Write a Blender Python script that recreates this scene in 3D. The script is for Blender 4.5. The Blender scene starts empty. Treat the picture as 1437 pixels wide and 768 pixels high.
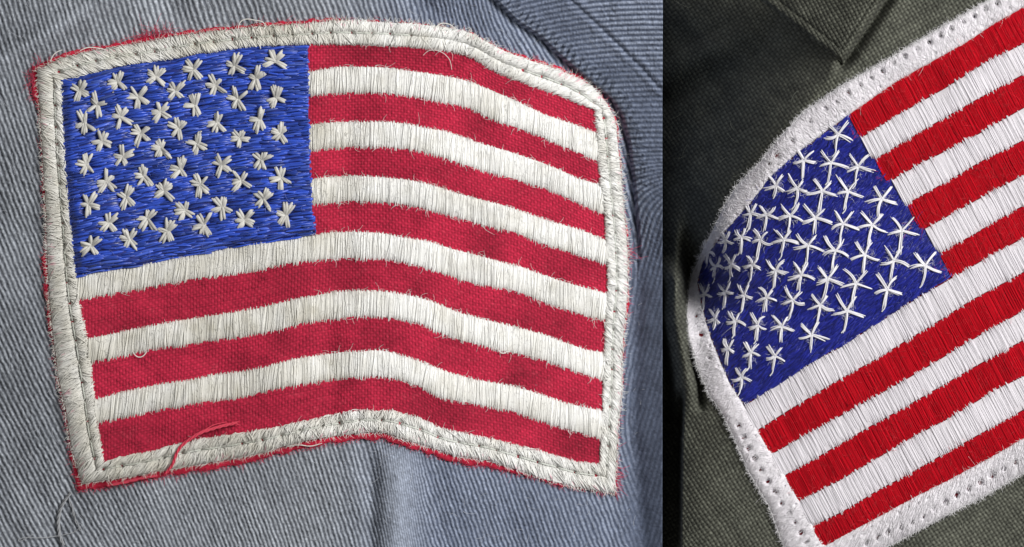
import bpy, math, random
import numpy as np
from mathutils import Vector

# ------------------------------------------------------------------ camera, light, exposure
sc = bpy.context.scene
S = 0.01                                   # scene units per unit of cloth measure (about 0.1 mm)
CX, CY = 718.5, 384.0
cam_d = bpy.data.cameras.new("camera"); cam = bpy.data.objects.new("camera", cam_d)
sc.collection.objects.link(cam); sc.camera = cam
cam.location = (0, 0, 240); cam.rotation_euler = (0, 0, 0)
cam_d.sensor_width = 36; cam_d.lens = 36 * 240 / 14.37
cam_d.dof.use_dof = True; cam_d.dof.focus_distance = 240.0; cam_d.dof.aperture_fstop = 1.1
cam_d.clip_start = 10; cam_d.clip_end = 600
world = bpy.data.worlds.new("World"); sc.world = world; world.use_nodes = True
bgn = world.node_tree.nodes["Background"]
bgn.inputs[0].default_value = (1.0, 0.98, 0.95, 1); bgn.inputs[1].default_value = 0.23
def area(name, loc, target, size, power, col):
    l = bpy.data.lights.new(name, 'AREA'); l.shape = 'DISK'; l.size = size; l.energy = power; l.color = col
    o = bpy.data.objects.new(name, l); sc.collection.objects.link(o); o.location = loc
    o.rotation_euler = (Vector(target) - Vector(loc)).to_track_quat('-Z', 'Y').to_euler()
area("softbox_lamp", (35, 20, 48), (0, 0, 0), 26, 50000, (1.0, 0.985, 0.96))
sc.view_settings.view_transform = 'Standard'; sc.view_settings.look = 'None'
sc.view_settings.exposure = 0.0; sc.view_settings.gamma = 1.0

# ------------------------------------------------------------------ small tools
rng = np.random.default_rng(7)
def U(a, b, n): return rng.uniform(a, b, n)
def N(s, n): return rng.normal(0, s, n)

_perm = {}
def vnoise(x, y, scale, seed=0):
    """smooth value noise, -1..1"""
    if seed not in _perm:
        _perm[seed] = np.random.default_rng(1000 + seed).uniform(-1, 1, (256, 256))
    L = _perm[seed]
    x = np.asarray(x, float) / scale + 1000.3; y = np.asarray(y, float) / scale + 1000.7
    xi = np.floor(x).astype(int); yi = np.floor(y).astype(int)
    fx = x - xi; fy = y - yi
    fx = fx * fx * fx * (fx * (fx * 6 - 15) + 10); fy = fy * fy * fy * (fy * (fy * 6 - 15) + 10)
    a = L[xi % 256, yi % 256]; b = L[(xi + 1) % 256, yi % 256]
    c = L[xi % 256, (yi + 1) % 256]; d = L[(xi + 1) % 256, (yi + 1) % 256]
    return (a * (1 - fx) + b * fx) * (1 - fy) + (c * (1 - fx) + d * fx) * fy
def fbm(x, y, scale, seed=0, oct=3):
    r = 0; a = 1; t = 0
    for k in range(oct):
        r = r + a * vnoise(x, y, scale / 2 ** k, seed + 17 * k); t += a; a *= 0.5
    return r / t
def sstep(a, b, x):
    t = np.clip((x - a) / (b - a), 0, 1); return t * t * (3 - 2 * t)
def gauss(d, w): return np.exp(-(d / w) ** 2)

def curve(pts, smooth=10, ext=60, axis=0):
    """a smooth line through measured points, as a function of one coordinate, carried on straight past its ends"""
    p = np.array(sorted(pts, key=lambda q: q[axis]), float)
    a = p[:, axis]; b = p[:, 1 - axis]
    s0 = (b[1] - b[0]) / max(a[1] - a[0], 1e-6); s1 = (b[-1] - b[-2]) / max(a[-1] - a[-2], 1e-6)
    g = np.arange(a[0] - ext, a[-1] + ext, 1.0)
    v = np.interp(g, a, b)
    v = np.where(g < a[0], b[0] + s0 * (g - a[0]), v); v = np.where(g > a[-1], b[-1] + s1 * (g - a[-1]), v)
    k = np.arange(-3 * smooth, 3 * smooth + 1); w = np.exp(-(k / smooth) ** 2); w /= w.sum()
    pad = 3 * smooth
    vp = np.concatenate([v[0] + (v[1] - v[0]) * np.arange(-pad, 0), v, v[-1] + (v[-1] - v[-2]) * np.arange(1, pad + 1)])
    v = np.convolve(vp, w, 'valid')
    return lambda t: np.interp(t, g, v)

def polyline(pts, step=1.0, smooth=5):
    """resampled smooth path: returns (n,2)"""
    p = np.array(pts, float)
    L = np.concatenate([[0], np.cumsum(np.hypot(*np.diff(p, axis=0).T))])
    g = np.linspace(0, L[-1], max(int(L[-1] / step), 4) + 1)
    q = np.stack([np.interp(g, L, p[:, 0]), np.interp(g, L, p[:, 1])], 1)
    if smooth:
        k = np.arange(-3 * smooth, 3 * smooth + 1); w = np.exp(-(k / smooth) ** 2); w /= w.sum()
        pad = 3 * smooth
        out = []
        for c in range(2):
            v = q[:, c]
            vp = np.concatenate([2 * v[0] - v[pad:0:-1] if len(v) > pad else np.full(pad, v[0]), v,
                                 2 * v[-1] - v[-2:-pad - 2:-1] if len(v) > pad + 1 else np.full(pad, v[-1])])
            out.append(np.convolve(vp, w, 'valid'))
        q = np.stack(out, 1)
    return q
def at(path, f):
    """point at fraction f (array) of a resampled path"""
    n = len(path) - 1; t = np.clip(f, 0, 1) * n
    i = np.arange(len(path))
    return np.stack([np.interp(t, i, path[:, 0]), np.interp(t, i, path[:, 1])], -1)
def inside(x, y, poly):
    poly = np.asarray(poly, float); r = np.zeros(np.shape(x), bool); j = len(poly) - 1
    for i in range(len(poly)):
        xi, yi = poly[i]; xj, yj = poly[j]
        c = ((yi > y) != (yj > y)) & (x < (xj - xi) * (y - yi) / ((yj - yi) or 1e-9) + xi)
        r ^= c; j = i
    return r
def dist_path(x, y, path):
    """distance to a path and the index of the nearest sample"""
    sh = np.shape(x); x = np.ravel(x); y = np.ravel(y)
    d = np.full(x.shape, 1e9); k = np.zeros(x.shape, int)
    for i, (a, b) in enumerate(path):
        e = (x - a) ** 2 + (y - b) ** 2; m = e < d; d[m] = e[m]; k[m] = i
    return np.sqrt(d).reshape(sh), k.reshape(sh)

# ------------------------------------------------------------------ meshes
WORLD = {}
def link(o, parent, origin, label=None, cat=None, group=None, kind=None):
    sc.collection.objects.link(o); WORLD[o.name] = np.array(origin, float)
    if parent is not None:
        o.parent = parent; o.location = WORLD[o.name] - WORLD[parent.name]
    else:
        o.location = origin
    if label: o["label"] = label
    if cat: o["category"] = cat
    if group: o["group"] = group
    if kind: o["kind"] = kind
    return o
def empty(name, origin, **k):
    return link(bpy.data.objects.new(name, None), None, origin, **k)
def mesh(name, co, faces, col, mat, parent=None, origin=None, **k):
    """co: (n,3) in cloth measure (x right, y down, z up); faces: (m,4) or (m,3)"""
    co = np.asarray(co, float).reshape(-1, 3)
    w = np.stack([(co[:, 0] - CX) * S, (CY - co[:, 1]) * S, co[:, 2] * S], 1)
    if origin is None: origin = WORLD[parent.name] if parent is not None else (0, 0, 0)
    origin = np.array(origin, float); w = w - origin
    faces = np.asarray(faces, np.int32); m, q = faces.shape
    me = bpy.data.meshes.new(name)
    me.vertices.add(len(w)); me.vertices.foreach_set('co', w.astype(np.float32).ravel())
    me.loops.add(m * q); me.loops.foreach_set('vertex_index', faces.ravel())
    me.polygons.add(m)
    me.polygons.foreach_set('loop_start', np.arange(0, m * q, q, dtype=np.int32))
    me.update(calc_edges=True)
    me.polygons.foreach_set('use_smooth', np.ones(m, bool))
    c = np.ones((len(w), 4), np.float32); c[:, :3] = np.clip(np.broadcast_to(np.asarray(col, float), (len(w), 3)), 0, 1)
    ca = me.color_attributes.new('Col', 'FLOAT_COLOR', 'POINT'); ca.data.foreach_set('color', c.ravel())
    me.materials.append(mat)
    return link(bpy.data.objects.new(name, me), parent, origin, **k)
def pxw(x, y, z): return ((x - CX) * S, (CY - y) * S, z * S)

def tubes(P, R, C, sides=5, flat=0.85, ph=None):
    """many threads at once. P (n,k,3) centre lines, R (n,k) radii, C (n,3) or (n,k,3) colours -> co, faces, col"""
    P = np.asarray(P, float); n, k, _ = P.shape
    R = np.broadcast_to(R, (n, k)); C = np.asarray(C, float)
    if C.ndim == 2: C = np.repeat(C[:, None], k, 1)
    T = np.gradient(P, axis=1); T /= np.linalg.norm(T, axis=2, keepdims=True) + 1e-9
    up = np.array([0, 0, 1.0]); side = np.cross(T, up)
    ln = np.linalg.norm(side, axis=2, keepdims=True)
    side = np.where(ln > 1e-3, side / (ln + 1e-9), np.array([1.0, 0, 0]))
    nor = np.cross(side, T)
    a = np.arange(sides) / sides * 2 * np.pi + (0.3 if ph is None else ph)
    off = np.cos(a)[None, None, :, None] * side[:, :, None] + flat * np.sin(a)[None, None, :, None] * nor[:, :, None]
    V = P[:, :, None] + R[:, :, None, None] * off                       # n,k,sides,3
    idx = np.arange(n * k * sides).reshape(n, k, sides)
    a0 = idx[:, :-1]; a1 = idx[:, 1:]
    F = np.stack([a0, np.roll(a0, -1, 2), np.roll(a1, -1, 2), a1], -1).reshape(-1, 4)
    col = np.repeat(C[:, :, None], sides, 2).reshape(-1, 3)
    return V.reshape(-1, 3), F, col
def join(*parts):
    co, fa, cl, o = [], [], [], 0
    for v, f, c in parts:
        co.append(v); fa.append(f + o); cl.append(c); o += len(v)
    return np.concatenate(co), np.concatenate(fa), np.concatenate(cl)
def grid(X, Y, Z, col):
    h, w = X.shape
    i = np.arange(h * w).reshape(h, w)
    F = np.stack([i[:-1, :-1], i[1:, :-1], i[1:, 1:], i[:-1, 1:]], -1).reshape(-1, 4)
    return np.stack([X, Y, Z], -1).reshape(-1, 3), F, np.asarray(col).reshape(-1, 3)
def taper(k, e=0.45, p=0.35):
    t = np.linspace(0, 1, k); return e + (1 - e) * np.clip(np.sin(np.pi * t), 0, 1) ** p

def fibres(B, D, length, C, r=0.28, k=5, curl=0.5, lift=0.5):
    """stray fibres: start points B (n,3), plane directions D (n,2)"""
    n = len(B); t = np.linspace(0, 1, k)
    L = np.broadcast_to(length, n)
    D = D / (np.linalg.norm(D, axis=1, keepdims=True) + 1e-9)
    Q = np.stack([-D[:, 1], D[:, 0]], 1)
    c = N(curl, n)
    P = np.zeros((n, k, 3))
    P[:, :, 0] = B[:, None, 0] + L[:, None] * (D[:, None, 0] * t + Q[:, None, 0] * c[:, None] * t ** 2)
    P[:, :, 1] = B[:, None, 1] + L[:, None] * (D[:, None, 1] * t + Q[:, None, 1] * c[:, None] * t ** 2)
    P[:, :, 2] = B[:, None, 2] + L[:, None] * lift * (np.abs(N(1, n)) * 0.5)[:, None] * t * (1.2 - 0.5 * t)
    R = r * (1 - 0.6 * t)[None] * np.ones((n, 1))
    return tubes(P, R, C, sides=3, flat=1.0)

# ------------------------------------------------------------------ materials
def cloth_mat(name, rough, sheen, bump=0.0, scale=300.0, spec=0.3, vary=0.12):
    m = bpy.data.materials.new(name); m.use_nodes = True
    nt = m.node_tree; b = nt.nodes["Principled BSDF"]
    at_ = nt.nodes.new("ShaderNodeVertexColor"); at_.layer_name = 'Col'
    tc = nt.nodes.new("ShaderNodeTexCoord")
    nz = nt.nodes.new("ShaderNodeTexNoise"); nz.inputs['Scale'].default_value = scale; nz.inputs['Detail'].default_value = 4
    nt.links.new(tc.outputs['Object'], nz.inputs['Vector'])
    mr = nt.nodes.new("ShaderNodeMapRange"); mr.inputs[1].default_value = 0.3; mr.inputs[2].default_value = 0.7
    mr.inputs[3].default_value = 1 - vary; mr.inputs[4].default_value = 1 + vary
    nt.links.new(nz.outputs['Fac'], mr.inputs[0])
    mx = nt.nodes.new("ShaderNodeVectorMath"); mx.operation = 'SCALE'
    nt.links.new(at_.outputs['Color'], mx.inputs[0]); nt.links.new(mr.outputs[0], mx.inputs['Scale'])
    nt.links.new(mx.outputs[0], b.inputs['Base Color'])
    b.inputs['Roughness'].default_value = rough
    b.inputs['Specular IOR Level'].default_value = spec
    b.inputs['Sheen Weight'].default_value = sheen; b.inputs['Sheen Roughness'].default_value = 0.5
    if bump:
        bp = nt.nodes.new("ShaderNodeBump"); bp.inputs['Strength'].default_value = bump; bp.inputs['Distance'].default_value = 0.01
        nt.links.new(nz.outputs['Fac'], bp.inputs['Height']); nt.links.new(bp.outputs[0], b.inputs['Normal'])
    return m
M_TWILL = cloth_mat("worn_twill", 0.9, 0.05, 0.35, 45, 0.15, 0.16)
M_OLIVE = cloth_mat("olive_weave", 0.75, 0.03, 0.25, 55, 0.25, 0.15)
M_RED_GROUND = cloth_mat("red_ground_weave", 0.85, 0.05, 0.25, 60, 0.2, 0.14)
M_THREAD = cloth_mat("embroidery_thread", 0.6, 0.08, 0.2, 70, 0.3, 0.08)
M_SILK = cloth_mat("shiny_thread", 0.36, 0.03, 0.15, 70, 0.55, 0.10)
M_RED_THREAD = cloth_mat("red_thread", 0.75, 0.0, 0.2, 70, 0.12, 0.14)
M_FUZZ = cloth_mat("fuzzy_yarn", 0.8, 0.15, 0.2, 60, 0.2, 0.06)

# ================================================================== FADED BLUE GARMENT
SEAM = polyline([(668, -40), (692, 0), (724, 32), (757, 53), (785, 80), (815, 105), (838, 123), (858, 139), (873, 163), (882, 200), (888, 250), (893, 300), (897, 360)], 2)
SEAM2 = polyline([(770, -30), (800, 0), (835, 32), (870, 65), (905, 100), (945, 145)], 2)
f_seam = curve([(-40, 668), (0, 692), (32, 724), (53, 757), (80, 785), (105, 815), (123, 838), (139, 858), (163, 873), (200, 882), (250, 888), (300, 893), (360, 897), (450, 892), (600, 887), (800, 905)], 5)  # x of the seam as a function of y
f_ridge = curve([(-40, 622), (40, 610), (100, 600), (200, 585), (330, 560), (450, 545), (600, 545), (800, 552)], 20)
def HL(x, y):
    """broad shape of the blue cloth"""
    xr = f_ridge(y); d = x - xr
    z = -0.26 * np.where(d > 0, np.sqrt(d * d + 45 ** 2) - 45, 0) - 0.05 * np.where(d < 0, np.sqrt(d * d + 60 ** 2) - 60, 0)
    z = z + 10 * fbm(x, y, 110, 3)
    # left edge falls away
    z = z - 0.0006 * np.clip(170 - x, 0, 400) ** 2 - 0.05 * np.clip(330 - x, 0, 400) * sstep(380, 700, y) - 0.05 * np.clip(y - 560, 0, 300) * sstep(500, 200, x)
    # small dents in the patch
    z = z - 6 * gauss(x - (462 + (y - 470) * 0.05), 18) * sstep(380, 470, y) * sstep(640, 590, y)
    z = z - 5 * gauss(np.hypot((x - 312), (y - 540) * 0.6), 26) - 4 * gauss(np.hypot(x - 270, y - 430), 30)
    z = z + 4 * gauss(np.hypot(x - 395, (y - 530) * 0.8), 36)
    z = z - 5 * gauss(x - (475 - (y - 350) * 0.1), 26) * sstep(60, 180, y) * sstep(470, 360, y)
    # below the patch: an upright rounded pleat
    lo = sstep(610, 670, y)
    z = z + lo * (20 * gauss(x - 560, 30) - 9 * gauss(x - 522, 12) - 5 * gauss(x - 612, 22))
    z = z + lo * 10 * gauss(x - 790, 55) * sstep(660, 720, y)
    # above: folds in the corner and along the top edge
    u = (x * 0.50 + y * 0.87)
    z = z + 16 * sstep(104, 72, u) * sstep(240, 130, x) + 5 * gauss(u - 72, 9) * sstep(200, 60, x)
    z = z + 9 * sstep(44, 26, u) * sstep(150, 60, x) - 4 * gauss(u - 50, 7) * sstep(150, 60, x)
    hi = sstep(50, 5, y)
    z = z - hi * (14 * gauss(x - 235, 34) + 12 * gauss(x - 585 - y, 30) - 6 * gauss(x - 420, 60))
    z = z + 12 * gauss(x - 690 + y * 0.1, 42) * sstep(110, 20, y)
    # right: cloth climbs again past the patch
    xs = f_seam(y)
    z = z + 0.95 * (np.sqrt(np.clip(x - (xs + 4), 0, 400) ** 2 + 64) - 8) * sstep(120, 330, y)
    z = z + (0.30 * np.clip(x - xs, 0, 400)) * sstep(260, 90, y)
    z = z - 9 * gauss(x - (xs - 3), 12) * sstep(0, 200, y)
    return z
def twill(x, y):
    """height and colour of the ribs"""
    wv = 0.9 * vnoise(x, y, 8, 14) + 9 * vnoise(x, y, 260, 11) + 0.5 * vnoise(x, y, 30, 12)
    w = sstep(560, 120, x)
    yl = np.clip(y, -40, 900)
    g = 0.33 * yl + 0.25 * yl * yl / 1536 * w - 26 * sstep(590, 720, x) * sstep(150, 0, y)
    pA = (x - g + wv) / (7.7 - 1.3 * sstep(300, 650, y) * sstep(520, 600, x))
    A = y * 0.97 + 0.16 * x - 0.0016 * (x - 800) ** 2 * 0.4
    B = x * 0.97 + 0.28 * y; B = B - (0.97 * 892 + 0.28 * 270) + (270 * 0.97 + 0.16 * 892)
    s = sstep(200, 330, y)
    pB = (A * (1 - s) + B * s + 0.35 * wv) / 7.0
    right = x > f_seam(y)
    ph = np.where(right, pB, pA)
    ps = np.where(right, (x * (1 - s) + y * s) / 3.9, (y * 0.95 + 0.3 * x) / 4.6) + 0.5 * vnoise(x, y, 14, 13)
    r = 0.5 + 0.5 * np.cos(2 * np.pi * ph)
    row = np.floor(ph + 0.5)
    hsh = np.modf(np.abs(np.sin(row * 12.9898) * 43758.5))[0]
    bead = 0.5 + 0.5 * np.cos(2 * np.pi * (ps + hsh))
    worn = 0.5 + 0.5 * fbm(x, y, 60, 21)
    edge = sstep(0.12, 0.85, r)
    h = 2.0 * r ** 0.75 * (0.70 + 0.30 * bead) * (1 + 0.22 * vnoise(ph * 3.1, ps, 1.7, 33)) + 0.9 * vnoise(x, y, 2.6, 31) + 0.35 * hsh
    fade = sstep(868, 900, x) * sstep(330, 430, y)
    h = h * (1 - 0.7 * fade); edge = edge * (1 - 0.5 * fade) + 0.12 * fade
    return h, edge, bead, worn, hsh, right
def build_blue():
    st = 1.25
    xs = np.arange(-30, 930.1, st); ys = np.arange(-30, 800, st)
    X, Y = np.meshgrid(xs, ys)
    Z = HL(X, Y)
    h, e, bead, worn, hsh, right = twill(X, Y)
    d1, k1 = dist_path(X[:320], Y[:320], SEAM)
    D1 = np.full(X.shape, 99.0); D1[:320] = d1
    K1 = np.zeros(X.shape, int); K1[:320] = k1
    d2, k2 = dist_path(X[:180], Y[:180], SEAM2)
    D2 = np.full(X.shape, 99.0); D2[:180] = d2
    soft = 1 - 0.55 * sstep(560, 520, X) * 0 
    lay = np.where(right, sstep(0, 5, D1), 0) * sstep(420, 300, Y)
    Z = Z + 11 * lay - 5 * gauss(np.where(right, 99, D1) - 3, 7) * sstep(420, 300, Y)
    band = right * gauss(D1 - 13, 8) * sstep(300, 230, Y)
    Z = Z + band * 3.4 * np.sin(K1 * 2 * 2 * np.pi / 11.0 + 1.5 * vnoise(X, Y, 18, 57))                       # puckers along the seam
    Z = Z - 3.0 * gauss(D2, 2.6) + 1.6 * gauss(D2 - 7, 4)
    pl = gauss(X - 560, 24) * sstep(610, 660, Y)                                   # pleat: flatter ribs, paler colour
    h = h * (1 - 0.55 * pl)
    Z = Z + h
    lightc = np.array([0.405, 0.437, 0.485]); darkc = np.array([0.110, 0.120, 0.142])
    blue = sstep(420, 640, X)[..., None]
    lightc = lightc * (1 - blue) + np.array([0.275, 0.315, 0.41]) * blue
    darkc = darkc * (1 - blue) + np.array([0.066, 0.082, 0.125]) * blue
    shade_navy = (np.where(right, 0.62 * sstep(880, 790, X + 0.6 * (60 - Y)) + 0.62 * sstep(60, 150, Y), 0).clip(0, 0.62) * sstep(0, 30, D1 + 30 * (Y > 370)) + sstep(850, 900, X) * sstep(300, 420, Y) * 0.7).clip(0, 0.8)[..., None]  # shade past the seam and in the right valley painted into the colour
    lightc = lightc * (1 - shade_navy) + np.array([0.10, 0.12, 0.18]) * shade_navy
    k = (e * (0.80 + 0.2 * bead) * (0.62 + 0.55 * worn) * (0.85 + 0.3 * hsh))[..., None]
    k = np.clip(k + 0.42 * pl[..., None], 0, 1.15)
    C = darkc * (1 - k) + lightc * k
    # paler band along the crest of the corner fold
    crest_pale = gauss(X * 0.50 + Y * 0.87 - 76, 9) * sstep(190, 60, X)
    C = C * (1 + 0.35 * crest_pale[..., None])
    sp = vnoise(X, Y, 2.2, 55) * 0.2 + vnoise(X, Y, 5, 56) * 0.14; C = C * (1 + sp[..., None])
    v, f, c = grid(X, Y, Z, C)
    # skirt all round for thickness; right side added deep to block light from below
    n = X.shape
    idx = np.arange(n[0] * n[1]).reshape(n)
    per = np.concatenate([idx[0, :-1], idx[:-1, -1], idx[-1, :0:-1], idx[:0:-1, 0]])
    low = v[per].copy(); low[:, 2] = np.where(low[:, 0] > 928, HO(low[:, 0], low[:, 1]) - 25, low[:, 2] - 16); o = len(v)
    j = np.arange(len(per)); jn = np.roll(j, -1)
    f2 = np.stack([per[j], per[jn], o + jn, o + j], 1)
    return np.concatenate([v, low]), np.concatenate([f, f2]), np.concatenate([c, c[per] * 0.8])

# ================================================================== OLIVE GARMENT
f_roll = curve([(-40, 900), (300, 905), (360, 935), (400, 946), (450, 946), (500, 955), (540, 962), (570, 961), (640, 958), (800, 957)], 8)
R_fall = polyline([(1290, -60), (1240, 0), (1190, 86), (1133, 150), (1090, 198), (1040, 258), (1002, 320), (968, 392), (950, 450)], 2, 6)
f_fall = curve([tuple(p) for p in R_fall[::12]], 6, axis=1)
def HO(x, y, groove=1.0):
    f_ = np.clip(1175 - x, 0, 400) / 100.0; q_ = sstep(400, 480, y)
    f_ = f_ * (1 - q_) + (1.95 * (1 - np.exp(-(f_ / 1.95) ** 1.6)) + 0.25 * np.clip(f_ - 1, 0, 9)) * q_
    z = 50 - 20.9 * f_ ** 2.2
    z = z - 0.10 * (x - 1175) * (x > 1175) * 0.5
    z = z + 6 * fbm(x, y, 110, 40) + 9 * fbm(x + 0.8 * y, y - 0.6 * x, 60, 43) * sstep(1150, 1080, x + 0.6 * (y - 200))
    # upper-left cloth: drops beside the patch, broad folds
    dp = (x - 1130) * 0.52 + (y - 160) * 0.86               # below 0: above the patch's upper edge
    up = sstep(20, -60, dp) * sstep(1260, 1130, x)
    z = z
    s_ = np.clip((f_fall(y) - x) * 0.82, 0, 400) * sstep(445, 360, y)
    z = z - 1.8 * (np.sqrt(s_ * s_ + 100) - 10) + 0.75 * np.clip(s_ - 110, 0, 400)
    z = z - 0.20 * (1437 - x)
    z = z - 125 * gauss(np.hypot(x - 972, (y - 382) * 0.6), 34) * sstep(948, 972, x)
    dl = (x - 1240) * 0.83 + (y - 6) * 0.56
    z = z - 34 * gauss(dl - 1, 8) * sstep(110, 84, y)
    z = z + up * 30 * gauss((x - 1010) * 0.40 + (y - 62) * 0.92, 20) * sstep(1090, 1010, x)
    z = z - up * 26 * gauss((x - 985) * 0.40 + (y - 112) * 0.92, 16) * sstep(1060, 990, x)
    z = z + 10 * gauss((x - 985) * 0.75 + (y - 260) * 0.66, 40) * sstep(1060, 980, x)
    # fold rolled over beside the patch's lower left corner, black gap left of it
    xr = f_roll(y); lo = sstep(350, 400, y)
    z = z + lo * 46 * gauss(x - xr - 4, 15) * sstep(590, 530, y)
    z = z - lo * 70 * sstep(xr - 10, xr - 22, x) * sstep(600, 540, y)
    z = z - groove * lo * 24 * gauss(x - (xr + 33), 9) * sstep(560, 500, y)
    z = z + sstep(520, 600, y) * 34 * sstep(1110, 965, x)
    gap = sstep(540, 590, y) * sstep(xr + 1, xr - 4, x)
    z = z - gap * 170
    z = z - groove * 30 * gauss(x - (xr + 14) - (y - 470) * 0.10, 5) * sstep(470, 520, y) * sstep(585, 560, y)
    # lower right under the patch
    z = z - 10 * sstep(0, 60, (x - 1240) * 0.47 + (y - 768) * 0.88 + 30)
    return z
def weave(x, y, seed, ang, p=5.3, amp=2.7):
    a = math.radians(ang)
    wx = 5 * fbm(x, y, 90, seed) ; wy = 5 * fbm(x, y, 90, seed + 5)
    u = ((x + wx) * math.cos(a) + (y + wy) * math.sin(a)) / p
    w = (-(x + wx) * math.sin(a) + (y + wy) * math.cos(a)) / (p * 0.92)
    cu = np.cos(np.pi * u); cw = np.cos(np.pi * w); su = np.sin(np.pi * u); sw = np.sin(np.pi * w)
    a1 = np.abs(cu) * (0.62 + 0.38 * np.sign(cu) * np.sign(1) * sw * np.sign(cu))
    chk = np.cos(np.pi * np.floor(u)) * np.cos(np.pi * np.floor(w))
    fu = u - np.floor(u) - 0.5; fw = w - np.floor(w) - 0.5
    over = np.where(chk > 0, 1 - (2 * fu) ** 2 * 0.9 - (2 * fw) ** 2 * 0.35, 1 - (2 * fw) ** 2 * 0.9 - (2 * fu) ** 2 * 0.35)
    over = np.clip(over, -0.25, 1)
    return amp * over, np.clip(over, 0, 1), chk, np.floor(u), np.floor(w)
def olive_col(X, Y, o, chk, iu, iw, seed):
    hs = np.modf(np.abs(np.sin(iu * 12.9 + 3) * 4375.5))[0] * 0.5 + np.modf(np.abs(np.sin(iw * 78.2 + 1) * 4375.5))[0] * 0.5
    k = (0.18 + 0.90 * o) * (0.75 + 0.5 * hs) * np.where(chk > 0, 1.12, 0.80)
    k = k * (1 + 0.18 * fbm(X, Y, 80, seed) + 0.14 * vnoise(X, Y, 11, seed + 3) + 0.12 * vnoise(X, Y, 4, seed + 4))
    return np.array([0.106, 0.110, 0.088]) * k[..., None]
def build_olive():
    st = 1.3
    X, Y = np.meshgrid(np.arange(926, 1470, st), np.arange(-30, 800, st))
    Z = HO(X, Y)
    h, o, chk, iu, iw = weave(X, Y, 60, -32)
    Z = Z + h + 0.3 * vnoise(X, Y, 3, 65)
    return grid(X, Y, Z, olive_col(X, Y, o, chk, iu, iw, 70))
olive = empty("canvas_garment", pxw(1190, 384, -60), label="dark olive green plain-weave garment under the cleaner, tilted flag patch", cat="garment")
v, f, c = build_olive()
mesh("cloth_panel", v, f, c, M_OLIVE, olive)
blue = empty("twill_garment", pxw(465, 384, -30), label="faded blue-grey ribbed twill garment under the frayed, dirtier flag patch", cat="garment")
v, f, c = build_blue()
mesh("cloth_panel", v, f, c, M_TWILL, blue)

# sewn flap at the top of the olive garment
def build_flap():
    A = np.array([(1035, -30), (1085, 10), (1130, 46), (1182, 88)], float)      # lower left edge
    B = np.array([(1280, -70), (1262, -30), (1240, 6), (1184, 90)], float)      # lower right edge
    pa = polyline(A, 1, 0); pb = polyline(B, 1, 0)
    n, m = 130, 160
    t = np.linspace(0, 1, n); s = np.linspace(0, 1, m)
    a = at(pa, t); b = at(pb, t)
    X = a[:, None, 0] * (1 - s) + b[:, None, 0] * s; Y = a[:, None, 1] * (1 - s) + b[:, None, 1] * s
    wl = np.hypot(b[:, 0] - a[:, 0], b[:, 1] - a[:, 1])[:, None]
    de = np.minimum(s[None] * wl * 0.85, (1 - s[None]) * wl * 0.85)
    de = np.minimum(de, 1e3)
    Z = HO(np.full_like(X, 1182.0), np.full_like(Y, 70.0)) * 0.4 + HO(X, Y) * 0.6 + 9 + 6 * sstep(60, -20, Y) 
    Z = Z - 7 * sstep(6, 0, de) - 2.6 * gauss(de - 17, 2.2) + 2.0 * gauss(de - 8, 5)
    h, o, chk, iu, iw = weave(X, Y, 61, -28)
    Z = Z + h
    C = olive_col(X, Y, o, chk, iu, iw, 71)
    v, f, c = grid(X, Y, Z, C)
    idx = np.arange(n * m).reshape(n, m)
    per = np.concatenate([idx[0, :-1], idx[:-1, -1], idx[-1, :0:-1], idx[:0:-1, 0]])
    low = v[per] - np.array([0, 0, 13.0]); k = len(v); j = np.arange(len(per)); jn = np.roll(j, -1)
    return np.concatenate([v, low]), np.concatenate([f, np.stack([per[j], per[jn], k + jn, k + j], 1)]), np.concatenate([c, c[per] * 0.8])
v, f, c = build_flap()
mesh("sewn_flap", v, f, c, M_OLIVE, olive)

# ================================================================== FRAYED PATCH
T = {}
T[0] = curve([(87, 113), (124, 105), (171, 92), (240, 84), (277, 76), (347, 67), (435, 63), (480, 63), (520, 64), (560, 66), (600, 70), (640, 74), (663, 82), (696, 103), (740, 119), (780, 133), (810, 145), (833, 152)], 6)
W = []   # (upper edge, lower edge) of the six white stripes
W.append((curve([(425, 101), (452, 96), (479, 92), (537, 93), (584, 99), (640, 107.5), (660, 113), (694, 127), (729, 142), (762, 158), (804, 172), (837, 184)], 6),
          curve([(427, 135), (470, 133), (514, 131), (546, 133), (584, 138), (631, 147), (660, 154), (687, 168), (727, 182), (750, 190), (788, 206), (811, 215), (842, 229)], 6)))
W.append((curve([(428, 174), (465, 170), (500, 169.5), (537, 169), (570, 172), (594, 177), (629, 183), (670, 198), (724, 214), (757, 225), (785, 236), (809, 248), (842, 257)], 6),
          curve([(437, 212), (472, 210), (500, 207.5), (535, 208), (571, 211), (600, 216), (631, 226), (650, 233), (680, 242), (710, 250), (767, 267), (797, 280), (820, 290), (849, 303)], 6)))
W.append((curve([(431, 251), (460, 246), (500, 245), (535, 246.5), (575, 251), (608, 258), (641, 269), (680, 280), (710, 287), (757, 303), (781, 311), (816, 321), (849, 335)], 6),
          curve([(439, 288), (465, 287), (489, 284), (524, 285), (552, 287), (589, 293), (617, 300), (654, 311), (682, 319), (719, 327), (755, 342), (794, 354), (811, 360), (852, 373)], 6)))
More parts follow.
